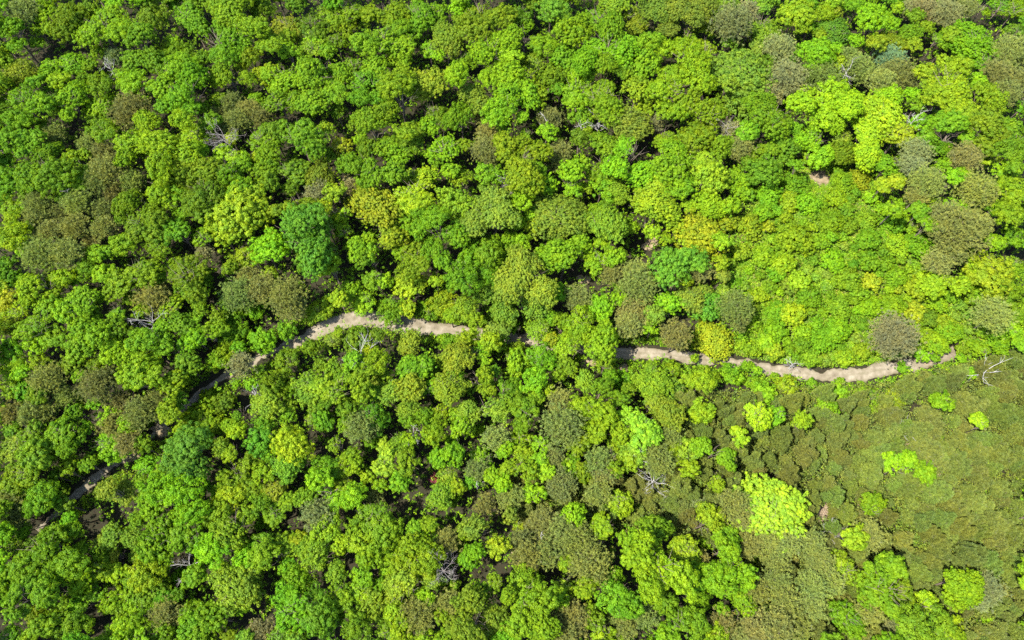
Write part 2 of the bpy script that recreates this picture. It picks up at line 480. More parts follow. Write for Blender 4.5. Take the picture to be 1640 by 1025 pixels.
YPINES = [thicket_pine(4100 + i, R, Hh, tp) for i, (R, Hh, tp) in enumerate(((1.9, 5.5, 5), (2.3, 6.4, 7), (2.7, 7.0, 9), (3.1, 7.6, 11), (3.6, 8.2, 13), (2.5, 7.4, 7), (3.3, 7.2, 12), (4.2, 8.4, 16)))]
SHRUBS = [broad_kind(5000 + i, R, puff=.34, leaf=.14, hgt=2.3 + .85 * R, flat=.68, gapk=1.6, per=32) for i, R in enumerate((1.4, 1.8, 2.2, 2.8, 3.4, 4.2))]
# ------------------------------------------------------------------ where the crowns stand (read off the photograph tile by tile)
# class letter, then x,y,radius in quarter pixels from the tile's corner
TILES = {
(0, 0): "P145,70,85 G40,130,60 G90,205,70 B270,90,80 G450,60,80 D560,40,60 B660,60,80 G430,190,100 B600,180,90 B760,200,80 D930,90,90 G880,230,80 G120,290,70 O140,420,110 B310,420,80 G430,380,80 R720,360,50 G640,520,80 G830,330,70 G960,370,80 B1040,470,80 G890,500,80 B740,480,70 G130,600,90 G250,690,70 D310,590,60 G450,600,90 G420,740,90 B620,650,80 P800,690,110 B990,570,70 G1050,640,60 G60,720,80 D60,880,100 D180,900,80 D250,960,80 P320,850,65 P360,930,40 B420,890,55 P550,900,60 P640,950,70 G620,800,80 G700,830,60 B800,900,100 B960,760,80 B1000,900,90 R1030,800,35 B520,1000,50",
(272, 0): "D110,70,90 D150,180,70 G330,110,90 G250,50,50 G420,60,80 D610,60,80 G520,170,90 O740,130,90 D900,130,90 G1000,60,80 B880,210,65 O900,290,70 G1050,240,70 G640,260,90 G390,200,80 G300,310,100 G110,330,90 B60,400,80 B450,370,60 B530,350,65 G660,330,60 G200,480,90 B640,430,60 Y580,510,80 B740,460,80 G370,500,80 G460,520,60 G930,420,90 G1030,420,80 G900,520,90 G1050,560,80 G110,600,100 G110,700,70 G660,640,80 G790,640,80 G920,620,80 P390,650,60 P300,700,55 P500,690,70 P440,770,70 P370,790,60 P570,750,60 B60,780,80 B150,830,90 B100,930,90 Y330,950,60 G540,860,90 G640,960,80 D820,880,100 D740,760,80 D900,800,70 D880,960,70 Y1060,920,70 G960,970,60 B1070,800,50 B200,1000,80 Y430,980,80",
(544, 0): "G70,60,90 D110,120,60 B220,90,70 B330,60,80 G480,50,80 G360,150,80 B60,190,70 G130,230,80 G260,260,90 B580,60,80 B730,50,60 G490,160,80 G880,60,90 G1000,80,90 O670,190,90 G850,210,90 B410,270,80 B570,310,75 B440,380,55 G760,330,60 S680,330,60 G80,400,90 G230,370,90 D170,480,90 G360,490,80 D100,620,80 D220,590,70 B900,330,90 B1040,250,90 O565,490,95 B690,480,60 B800,460,70 B920,460,80 B1060,450,90 S800,580,75 S880,610,60 L680,560,50 G400,580,100 G440,630,70 G300,700,90 G200,790,90 G400,790,60 G470,830,60 G590,690,90 B600,790,70 G770,760,100 P880,710,50 P930,830,75 P920,940,90 B1010,700,90 B1050,580,80 B30,790,70 Y30,940,60 D180,930,70 G300,920,90 G400,960,80 D460,910,70 B560,930,60 B680,930,90 G610,980,60 B1060,900,70 B1060,990,60",
(816, 0): "D60,60,90 G100,100,60 T260,80,100 G340,40,80 G540,70,90 O660,60,80 K760,70,80 O850,120,70 S950,100,100 S1050,60,80 S1040,170,70 B60,230,80 B190,230,80 B380,210,100 B470,160,60 G650,180,90 G600,290,90 G760,230,70 G890,280,70 B30,330,70 O180,390,80 G360,340,80 G250,470,90 G470,350,80 B470,440,80 G580,430,80 G720,340,90 G870,400,90 B1010,310,80 B80,470,80 B60,580,90 B160,580,80 B430,570,100 G590,540,80 G600,640,100 Y790,580,90 B1000,560,100 B1060,450,70 B80,720,80 D330,700,50 D450,720,70 S740,750,120 S640,730,80 Y850,650,60 B960,660,70 P260,730,70 R940,760,50 B1050,760,70 G120,830,60 L580,860,50 B90,930,80 B200,930,80 P320,940,60 B570,930,90 B770,900,110 B1040,900,90 B990,840,60",
(1088, 0): "S100,90,110 G230,30,50 R330,140,110 R430,70,60 O530,130,100 B720,110,100 D700,180,50 S560,30,80 B900,100,70 O980,100,60 D60,200,60 B60,270,80 Y170,290,90 B80,380,90 Y190,370,70 S385,420,165 R640,290,95 B860,330,110 T1000,190,110 B990,270,45 P1070,360,60 R690,480,120 R590,570,70 P900,480,110 B80,520,100 D430,600,60 B200,700,120 B130,800,110 B60,650,80 G500,640,80 G580,720,100 B760,670,80 B960,600,120 B900,720,110 B860,850,80 B1050,700,80 R330,830,60 P390,930,70 G270,940,80 G600,840,100 D680,950,90 G480,930,60 T410,740,50 K170,960,70 Y80,960,80 G1040,960,90 B920,960,70 G820,980,60 S1050,850,60",
(1360, 0): "G60,40,70 B200,40,70 R390,40,60 R480,40,70 R630,80,95 P740,50,60 B850,40,60 D960,30,70 G1060,50,70 B120,150,90 B250,150,90 G400,190,80 D430,110,60 G560,240,60 Y300,270,75 B820,235,150 G850,370,80 B1000,140,40 D1060,190,60 P1050,320,110 P930,450,80 P1000,580,80 P1080,500,80 U260,350,85 P60,430,90 P330,460,110 P200,520,80 Y120,350,50 P30,320,40 Y490,380,50 B640,380,90 B730,440,80 B590,520,100 B690,560,90 B830,600,100 B900,650,60 Y240,720,140 Y330,830,110 Y90,830,90 Y130,930,90 B40,640,80 G470,760,70 B690,700,100 G640,830,90 G580,920,80 G830,810,90 G950,830,90 G1050,800,80 D1060,720,50 B1000,720,50 R420,970,90 P760,980,90 Y920,970,70 G1060,930,90 B290,610,80 G860,920,60",
(0, 255): "D80,130,100 D180,80,90 D330,80,110 B520,60,60 P660,70,100 P820,130,70 P600,150,80 B970,60,90 B1040,130,90 B1000,230,80 B790,20,60 P250,270,90 P360,330,70 P220,380,80 P500,260,80 P640,300,70 P710,210,60 P480,420,80 P660,440,70 P310,470,70 P250,590,110 P430,590,90 P570,520,50 G60,330,70 B110,380,60 B40,480,80 B140,470,60 G850,270,90 G940,350,90 D860,380,80 D1030,400,60 G800,530,80 G660,610,70 G540,700,70 B650,760,80 D950,480,70 G1000,560,80 B870,700,100 B780,780,80 B930,660,70 P945,860,100 O960,980,50 B240,800,100 B330,740,80 Y180,800,90 Y60,860,80 B100,960,90 G300,950,80 G400,790,70 G520,900,90 G740,950,90 B1070,680,60 B1080,960,70 G1070,860,50 G420,960,70 D40,760,60",
(272, 255): "G60,60,90 G200,80,90 D230,180,90 G330,60,80 G440,60,80 G440,160,70 G600,60,80 D680,110,70 D760,60,80 B590,140,50 G40,230,80 D130,260,80 D230,260,80 G60,340,70 D180,330,80 Y470,340,185 Y490,590,75 B210,490,75 D80,480,80 B620,600,100 Y740,660,50 G730,290,60 G670,330,60 G840,260,70 O960,80,90 R940,200,75 K1020,310,70 T770,420,110 T870,480,100 T940,370,80 T1000,430,60 T860,590,100 T870,690,80 T1020,560,60 B330,690,90 D390,590,50 G90,680,110 D100,780,110 G180,840,80 G60,940,100 P430,850,100 P590,810,90 P740,850,110 P480,740,60 P760,930,80 R200,590,50 B1030,700,80 Y930,950,90 G420,980,100 G600,980,80 D920,820,55",
(544, 255): "G70,40,80 G210,60,90 G320,80,70 R70,180,60 K220,330,150 K300,500,90 K190,180,60 Y560,110,90 G470,80,60 Y430,200,100 Y500,270,80 Y390,150,60 L720,280,115 B780,150,60 D850,170,40 G920,60,70 B900,110,70 G1000,80,70 S1010,230,65 S890,300,85 S860,420,85 S900,490,60 S1020,400,90 B1080,320,50 B1060,500,70 G540,340,70 G500,420,60 G620,420,80 G730,420,70 G720,520,80 B490,560,80 G610,560,80 G660,650,60 B460,640,90 B560,660,70 G780,620,80 G860,580,60 G940,620,80 G900,700,70 G1040,600,80 B100,590,85 D210,640,60 G230,720,60 B30,450,60 Y20,330,60 G70,820,60 B170,890,90 B240,790,50 D120,750,50 D290,850,40 Y500,810,90 G400,800,60 G330,900,90 Y680,870,90 G740,740,90 Y460,960,80 G560,960,70 O770,900,80 S1020,800,100 S940,800,70 S1000,900,80 G880,880,60 S1060,960,80",
(816, 255): "B80,60,90 G200,60,70 P320,20,60 B280,150,60 G180,180,70 B400,110,70 B400,210,60 B70,280,70 B60,370,60 S280,350,150 B620,60,100 B720,90,80 G580,170,80 O710,190,80 B860,50,90 B1000,60,100 Y970,160,90 B1060,150,60 O520,330,80 G590,320,60 O600,420,110 B510,250,40 Y880,320,120 B1030,330,60 B730,430,70 G640,350,50 B230,570,90 B370,640,100 B400,500,60 B560,640,70 Y60,500,70 S130,700,110 S60,800,100 S200,800,100 S120,930,110 G260,870,70 B680,590,70 D760,580,50 Y1060,450,60 P640,720,75 P800,700,80 P820,790,110 P800,950,110 P430,870,85 B600,950,70 D570,860,50 B420,980,90 T1000,680,110 B980,870,60 B1020,950,60",
(1088, 255): "K180,80,110 G60,180,80 B330,110,80 D560,60,100 B230,250,90 G180,220,60 B330,320,70 G420,240,60 Y140,430,140 K450,420,90 K400,590,60 Y300,430,60 T40,640,90 P140,680,75 P370,930,100 S180,830,70 T170,930,90 S60,880,80 B740,500,120 G620,120,80 G740,160,90 G1040,150,80 G560,230,80 B700,260,70 G820,280,80 B960,380,80 B1000,250,70 Y720,970,85 B980,640,80 Y660,640,80 G620,950,70 G1060,760,80 Y760,760,70 G1000,930,90 G540,330,60 B900,520,60 O700,800,60",
(1360, 255): "Y60,130,80 G220,60,80 R410,40,80 P500,150,100 P750,50,120 P830,190,110 P920,180,50 P420,240,60 B300,210,50 B540,270,60 B680,280,65 R600,350,80 P700,440,160 P650,560,90 P560,650,80 P800,420,80 Y300,540,90 G450,560,95 B410,400,60 G280,400,80 G110,380,70 B950,60,60 B1040,130,70 B1050,250,80 B1010,350,80 G1080,60,50 G930,420,50 G1060,480,70 Y880,640,130 B760,680,80 B560,750,90 B680,760,60 B420,800,80 G760,860,60 G900,850,80 G1050,800,70 P910,990,110 Y400,960,70 B270,920,80 Y140,770,60 B1060,640,70 G120,640,70 B560,900,70 B1070,960,70 B140,920,70 G640,860,60 B300,740,70",
(0, 510): "O60,60,70 G200,60,90 G320,70,80 B230,180,90 G480,70,90 G600,60,80 D720,70,80 G500,190,80 D620,120,60 G60,190,80 B60,320,80 G80,400,70 D140,440,60 B700,230,90 G900,170,80 Y950,240,70 G1040,160,80 D850,200,40 G1000,320,60 P300,390,100 P240,420,70 P620,430,105 P700,380,60 P400,480,60 D450,310,60 G860,400,110 B1050,440,70 P1000,500,70 P900,600,100 P750,520,60 P180,590,70 P270,570,60 P50,600,70 P700,670,70 P820,770,80 B620,620,65 D500,600,60 G400,690,90 G460,770,60 G350,760,60 S90,800,110 D220,700,90 D200,860,80 B640,790,90 G390,870,60 G520,870,50 G200,960,80 G60,960,80 B440,970,60 B1080,700,50 G930,820,60 S680,910,50 B1060,850,70 G900,950,60",
(272, 510): "D60,60,80 G60,180,80 G260,100,70 B330,180,90 G420,60,90 G590,110,90 D750,50,60 G830,40,50 G270,260,60 D110,300,60 G180,370,50 B50,390,70 G60,480,60 R450,280,70 B400,400,60 D590,310,60 G760,270,80 G900,200,80 S1020,140,80 G1050,60,60 G1060,300,60 O860,400,90 G980,420,70 G1040,470,80 O620,520,110 G640,400,80 G710,360,60 B210,540,80 B190,640,110 B270,700,60 D380,560,70 G440,590,60 Y790,760,130 G900,640,80 D1000,620,60 G600,690,60 T540,750,80 Y60,700,90 O290,790,60 T110,840,120 T150,940,110 T60,960,90 B400,840,90 G470,910,70 G440,980,80 S720,940,100 G1040,780,70 B1080,930,60 G960,980,80 G350,980,60",
(544, 510): "D110,112,86 B260,270,90 B300,350,60 G120,350,70 G300,150,50 O460,140,90 G480,330,90 S540,270,60 D540,350,50 O430,230,60 O640,250,70 O780,240,100 G690,170,60 B770,110,60 G850,200,60 S350,450,80 O470,440,70 D170,570,80 D250,640,70 G100,470,70 G40,330,50 O660,430,90 G580,450,60 O720,480,70 G860,360,60 G900,440,60 D1030,450,70 S950,560,80 Y1070,250,70 Y1040,150,60 B620,580,60 G450,660,60 O420,580,60 S820,560,70 G360,590,50 P130,700,90 P200,700,50 P980,750,75 D360,760,60 G400,840,60 B590,720,70 B770,830,70 B760,700,60 B540,810,60 B650,840,60 L270,810,45 L160,890,45 L310,880,50 L260,940,60 Y60,920,110 G60,850,60 G460,930,80 O690,970,60 P870,950,70 B740,960,50 B920,880,70 B1050,920,50 G1070,650,50 B820,660,50 B580,980,50 G620,900,50",
(816, 510): "G60,60,70 O190,70,80 G330,60,60 B440,70,80 Y390,190,90 B600,190,115 G600,290,60 G380,320,60 O60,230,70 G160,220,70 G250,280,70 Y60,330,70 G170,340,70 B220,390,40 D400,440,55 O480,380,60 O120,430,60 P1060,110,90 P750,40,80 O910,290,110 G1020,330,80 G740,370,70 O890,420,100 S1000,460,80 G560,430,60 G640,470,60 B480,520,70 B560,580,80 L620,600,60 L790,600,80 L830,680,90 L870,760,70 B700,680,80 B600,700,80 B670,780,80 L790,800,80 B460,760,70 B620,850,60 G830,540,50 B800,930,70 B680,930,50 O900,540,60 O1040,580,80 P320,510,75 P330,680,125 P270,890,75 G110,590,70 G120,680,70 B70,750,80 B220,780,60 B170,850,50 G200,520,50 D370,850,40 B80,950,60 P560,890,80 P600,950,90 Y330,960,70 B470,960,60 P950,900,90 P880,840,70 B1070,870,70 P1000,740,80",
(1088, 510): "Y190,110,145 P20,80,60 P380,20,60 B770,70,60 Y560,130,70 B120,420,80 B60,340,60 S220,360,60 G330,390,70 B450,390,60 B560,450,60 Y680,460,70 G700,390,45 Y500,590,90 Y400,690,55 B630,590,60 Y730,590,40 B770,670,60 B720,800,45 B1000,470,60 B960,560,60 B160,540,70 Y220,500,50 B190,830,55 B290,850,55 B340,910,35 L40,870,70 B80,970,60 B240,1005,60 B840,1015,50 G900,130,90 G1000,60,80 Y600,200,60 B470,190,60 G620,60,70 B1040,240,60 G840,240,60",
(1360, 510): "R270,110,135 B420,30,50 B560,150,80 P890,60,110 B950,150,80 B1050,80,60 B860,200,60 B700,230,70 B400,270,40 B150,500,90 Y290,470,60 B30,420,40 B620,540,70 Y640,470,40 B700,380,40 B820,420,30 B850,670,85 B620,730,45 B290,940,60 B400,940,60 B520,930,60 B180,640,50 B1080,540,30 B760,380,40 G640,80,80 B480,120,60 B600,30,60 B460,230,50 B80,200,60",
(0, 765): "G60,20,70 D290,80,90 D290,170,70 P60,150,90 P100,230,70 P50,310,60 S730,110,90 S800,60,70 G880,120,70 B1000,60,90 G1050,170,80 G810,230,50 S720,380,60 S800,390,60 O750,490,60 G270,320,80 G280,430,100 D200,440,80 G430,500,90 G60,440,80 B60,600,90 G180,560,90 G290,580,90 G170,720,100 G300,760,90 G420,720,60 G130,810,60 G600,490,60 B610,600,80 G560,790,60 B690,760,85 G820,740,90 D950,680,100 Y880,600,110 G980,340,90 G950,440,90 G1060,400,70 B850,810,70 B870,900,80 G1000,970,90 P1040,870,90 G60,900,90 G180,920,60 G400,930,80 G270,1000,80 G40,1000,60 G1050,560,60 B30,680,60",
(272, 765): "B60,100,110 B160,170,80 G40,340,70 G140,370,80 G220,200,60 G40,440,60 G190,450,60 Y430,90,85 B530,80,60 G330,210,80 G480,230,80 D560,200,70 G640,230,70 O690,50,80 B800,40,60 G700,150,50 B960,60,80 B1070,130,70 R920,230,95 G380,350,100 B330,450,80 B470,500,80 D590,400,90 G640,500,80 G740,460,80 Y960,350,100 O930,490,100 O1000,560,60 B1060,400,60 G850,620,90 Y880,690,50 D980,720,80 G1060,690,70 O350,720,150 O410,800,90 S530,740,80 G660,640,60 G700,740,80 B640,800,60 G790,820,90 D900,850,90 G720,900,80 G870,940,90 G1040,930,80 G320,900,90 G110,700,60 B110,840,70 G150,930,80 P20,890,70 R570,960,70 S680,970,80 G120,1010,60",
(544, 765): "Y60,60,90 B60,150,70 P220,110,50 G290,140,60 G200,230,90 G100,300,80 G230,330,90 B100,430,90 G230,440,80 G350,300,60 D450,230,60 D500,130,40 O630,100,80 B600,170,60 B670,270,50 D790,210,50 O850,110,60 L960,50,40 P1060,130,70 P920,160,60 S910,330,80 B1040,330,50 Y1020,460,65 P680,410,75 O720,500,60 G870,460,70 G880,530,60 B450,460,110 B440,560,100 B530,500,80 G180,590,80 Y130,700,90 O190,790,90 O390,690,100 O470,640,80 G60,780,60 D60,880,70 D130,960,80 G290,970,80 Y230,850,60 B370,960,80 P480,870,105 P700,800,80 L740,600,40 O570,640,50 D800,680,60 G1000,660,90 G1060,760,60 O830,820,80 O850,930,90 O970,870,80 B610,960,60 O720,970,70",
(816, 765): "B160,130,70 G240,150,60 D290,190,50 B410,210,85 B480,100,40 P50,120,60 P330,60,90 B690,140,80 P560,110,80 P230,290,90 P330,330,90 P420,400,110 P500,560,120 P250,480,80 P110,510,90 P60,400,70 P560,500,70 D150,370,50 B560,290,50 B630,310,60 B640,430,45 G740,270,60 G900,320,90 G960,270,60 B850,380,80 B880,460,90 B960,560,110 B1040,620,90 B810,540,80 B900,690,90 B780,690,60 G700,500,60 B640,640,70 Y340,660,80 B440,720,60 B490,690,50 B490,810,50 G680,740,100 G760,830,90 G630,780,60 G60,660,90 G130,740,100 G200,800,90 G80,860,80 G180,930,100 P380,890,110 P350,970,80 P720,940,70 P850,860,80 P640,880,40 G560,930,80 B620,1000,80 B450,990,50 G1000,800,80 G1050,900,80 D850,980,60 B960,870,60 P40,980,40 Y1080,480,50",
(1088, 765): "L240,60,60 B140,70,40 P330,160,90 P400,230,80 R130,170,45 P30,190,40 L610,200,180 B830,40,60 B1060,160,40 Y150,290,90 Y60,440,80 G290,380,80 G280,480,90 B320,570,100 B300,680,100 B430,570,70 G220,770,60 B400,810,100 B550,780,35 G60,620,80 B60,740,80 G130,660,70 B190,830,60 G60,930,90 P140,530,60 P450,430,80 P560,400,80 P680,400,90 P830,420,90 P900,530,90 P600,520,80 P480,700,90 P620,640,80 P830,690,90 P960,650,80 P680,780,90 P850,800,80 P620,930,100 P760,900,80 P480,950,90 P260,930,80 P380,1000,70 B740,560,60 Y1070,580,90 Y1060,340,75 G1060,880,110 B790,950,50 B330,960,50",
(1360, 765): "G160,190,80 B30,310,60 G270,350,50 P140,340,80 Y40,560,70 B140,540,60 B210,680,120 Y320,720,110 B330,620,80 Y490,810,75 B260,830,60 B660,660,100 G400,960,100 G560,940,100 B630,1000,80 G20,850,80 P130,850,80 R270,960,50 R890,680,80 R830,760,60 G1070,920,50",
}
TREES = []                                            # [px, py, r px, class letter]
for (ox, oy), s in TILES.items():
    for q in s.split():
        a, b, c = q[1:].split(',')
        TREES.append([ox + int(a) / 3.943, oy + int(b) / 3.943, int(c) / 3.943, q[0]])
# a crown noted twice where two tiles overlap
keep = []
for t in TREES:
    if all(math.hypot(t[0] - o[0], t[1] - o[1]) > .42 * (t[2] + o[2]) or t[3] in 'L' for o in keep): keep.append(t)
TREES = keep
# neighbouring lobes of one colour are one spreading crown
LET = 'GBDYTSOLK'
def fine(t): return 540 < t[1] < 860 and 540 < t[0] < 1120
def cluster(items):
    items = sorted(items, key=lambda t: -t[2]); used = set(); out = []
    for i, t in enumerate(items):
        if i in used: continue
        used.add(i); grp = [t]
        if t[3] in LET and t[2] < 32:
            near = sorted((math.hypot(o[0] - t[0], o[1] - t[1]), j) for j, o in enumerate(items) if j not in used and o[3] == t[3] and o[2] < 32)
            for dd, j in near:
                o = items[j]
                if len(grp) >= (3 if fine(t) else 6) or dd > (34 if fine(t) else 54): break
                if min(math.hypot(o[0] - g[0], o[1] - g[1]) / (o[2] + g[2]) for g in grp) < .98:
                    used.add(j); grp.append(o)
        sw = sum(g[2] ** 2 for g in grp)
        cx = sum(g[0] * g[2] ** 2 for g in grp) / sw; cy = sum(g[1] * g[2] ** 2 for g in grp) / sw
        R = max(math.hypot(g[0] - cx, g[1] - cy) + g[2] for g in grp) if len(grp) > 1 else t[2]
        out.append(dict(px=cx, py=cy, r=(R + math.sqrt(sw)) / 2, c=t[3], lobes=[g[:3] for g in grp], mark=None))
    return out
# black gaps between the crowns: nothing is filled in there
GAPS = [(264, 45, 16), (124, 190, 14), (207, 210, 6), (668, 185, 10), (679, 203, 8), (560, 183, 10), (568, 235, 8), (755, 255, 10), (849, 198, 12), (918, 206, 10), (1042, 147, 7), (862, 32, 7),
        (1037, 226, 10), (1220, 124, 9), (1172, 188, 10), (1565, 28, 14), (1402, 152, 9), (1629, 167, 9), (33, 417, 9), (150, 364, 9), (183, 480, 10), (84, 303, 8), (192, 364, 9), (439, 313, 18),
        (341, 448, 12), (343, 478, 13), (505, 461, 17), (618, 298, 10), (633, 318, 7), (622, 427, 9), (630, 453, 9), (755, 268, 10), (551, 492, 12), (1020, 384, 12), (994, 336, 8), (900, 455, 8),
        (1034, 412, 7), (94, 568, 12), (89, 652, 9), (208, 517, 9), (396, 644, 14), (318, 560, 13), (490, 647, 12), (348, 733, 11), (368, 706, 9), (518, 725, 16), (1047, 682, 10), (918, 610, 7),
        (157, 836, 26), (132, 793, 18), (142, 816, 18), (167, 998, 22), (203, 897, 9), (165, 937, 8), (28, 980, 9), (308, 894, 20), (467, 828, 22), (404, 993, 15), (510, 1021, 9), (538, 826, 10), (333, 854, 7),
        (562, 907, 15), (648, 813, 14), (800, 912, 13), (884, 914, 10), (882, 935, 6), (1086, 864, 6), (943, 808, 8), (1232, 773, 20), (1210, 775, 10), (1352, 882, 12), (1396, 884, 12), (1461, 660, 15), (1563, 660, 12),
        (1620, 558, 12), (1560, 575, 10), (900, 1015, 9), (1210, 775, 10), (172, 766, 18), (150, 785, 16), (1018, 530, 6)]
def poly_in(px, py, P):
    ins = False; j = len(P) - 1
    for i in range(len(P)):
        if (P[i][1] > py) != (P[j][1] > py) and px < (P[j][0] - P[i][0]) * (py - P[i][1]) / (P[j][1] - P[i][1]) + P[i][0]: ins = not ins
        j = i
    return ins
KNOLL = [(1150, 500), (1168, 430), (1172, 375), (1205, 315), (1285, 262), (1390, 280), (1420, 330), (1460, 380), (1480, 430), (1530, 470), (1650, 480), (1650, 545), (1520, 566), (1440, 582), (1400, 588), (1300, 592), (1180, 570), (1190, 500)]
THICKET = [(1060, 620), (1180, 625), (1300, 618), (1440, 612), (1520, 585), (1660, 565), (1660, 1040), (1190, 1040), (1180, 880), (1080, 860), (830, 840), (820, 760), (1010, 760), (1040, 700)]
KNOLL_RIM = [(p[0] + (q[0] - p[0]) * k / 5, p[1] + (q[1] - p[1]) * k / 5) for p, q in zip(KNOLL, KNOLL[1:] + KNOLL[:1]) for k in range(5)]
def road_dist(px, py):
    best = 1e9
    for (a, b), (c, d) in zip(ROAD[:-1], ROAD[1:]):
        u = max(0, min(1, ((px - a) * (c - a) + (py - b) * (d - b)) / ((c - a) ** 2 + (d - b) ** 2)))
        best = min(best, math.hypot(px - a - u * (c - a), py - b - u * (d - b)))
    return best
def road_open(px, py):
    return 999 if 722 < px < 830 or 850 < px < 985 or px < 328 or px > 1540 else road_dist(px, py)
# ---- fill what the list left open with lower trees, pines and shrubs
rf = random.Random(11)
FILL = []
cell = {}
def put(px, py, r): cell.setdefault((int(px // 50), int(py // 50)), []).append((px, py, r))
def free(px, py, r, k):
    for i in range(int(px // 50) - 1, int(px // 50) + 2):
        for j in range(int(py // 50) - 1, int(py // 50) + 2):
            for (a, b, c) in cell.get((i, j), ()):
                if math.hypot(px - a, py - b) < k * (c + r): return False
    return True
for t in TREES: put(*t[:3])
def near_class(px, py, only):
    best = sorted((math.hypot(px - t[0], py - t[1]), t[3]) for t in TREES if t[3] in only)[:3]
    return rf.choice(best)[1]
for tries in range(26000):
    px, py = rf.uniform(-45, 1685), rf.uniform(-40, 1060)
    if any(math.hypot(px - a, py - b) < c + 6 for a, b, c in GAPS): continue
    if any(((px - a) / (rx + 7)) ** 2 + ((py - b) / (ry + 7)) ** 2 < 1 for a, b, rx, ry in SOIL): continue
    rd = road_dist(px, py)
    if 735 < px < 826 or 855 < px < 930 or px < 192 or 218 < px < 325: rd += 30
    kn, th = poly_in(px, py, KNOLL), poly_in(px, py, THICKET)
    if th and rf.random() < .02:
        r = rf.uniform(7, 12)
        if rd < r + 10 or not free(px, py, r, .7): continue
        FILL.append([px, py, r, rf.choice('BBYG'), 'shrub'])
    elif th:
        r = rf.choice((13, 15, 17, 19, 22, 26)) * rf.uniform(.95, 1.05)
        if rd < r + 10 or not free(px, py, r, .55): continue
        FILL.append([px, py, r, 'Z'])
    elif kn:
        r = rf.choice((8, 10, 12, 15, 19))
        if rd < r + 12 or not free(px, py, r, .72): continue
        q = math.sin(px * .031 + 1) + math.sin(py * .047 + px * .012) + rf.gauss(0, .5)
        FILL.append([px, py, r, 'S' if q < -1.3 else 'D' if q < -.9 else 'G' if q < .5 else 'B' if q < 1.7 else 'Y', 'shrub'])
    else:
        r = rf.uniform(11, 19)
        edge = px < 0 or px > W or py < 0 or py > H
        if edge: r = rf.uniform(17, 24)
        if rd < r + 13 or not free(px, py, r, .70): continue
        FILL.append([px, py, r, near_class(px, py, 'GBDYS'), 'tall' if edge else 'low'])
    put(px, py, r)
for px, py, r in ((1112, 573, 8), (1198, 585, 11), (1213, 592, 8), (1447, 588, 11), (1497, 574, 8), (1540, 560, 11), (1262, 606, 8), (1300, 612, 9), (1345, 611, 8), (1240, 602, 7)):
    FILL.append([px, py, r, rf.choice('BGB'), 'shrub'])
for px, py, r in ((760, 537, 13), (783, 541, 13), (872, 549, 14), (902, 553, 15), (930, 556, 13), (962, 562, 12), (75, 838, 16), (100, 812, 14), (120, 792, 12), (225, 710, 12), (250, 690, 13), (276, 668, 12), (300, 646, 12), (178, 750, 12), (318, 632, 9)):
    FILL.append([px, py, r, rf.choice('GOB'), 'low'])

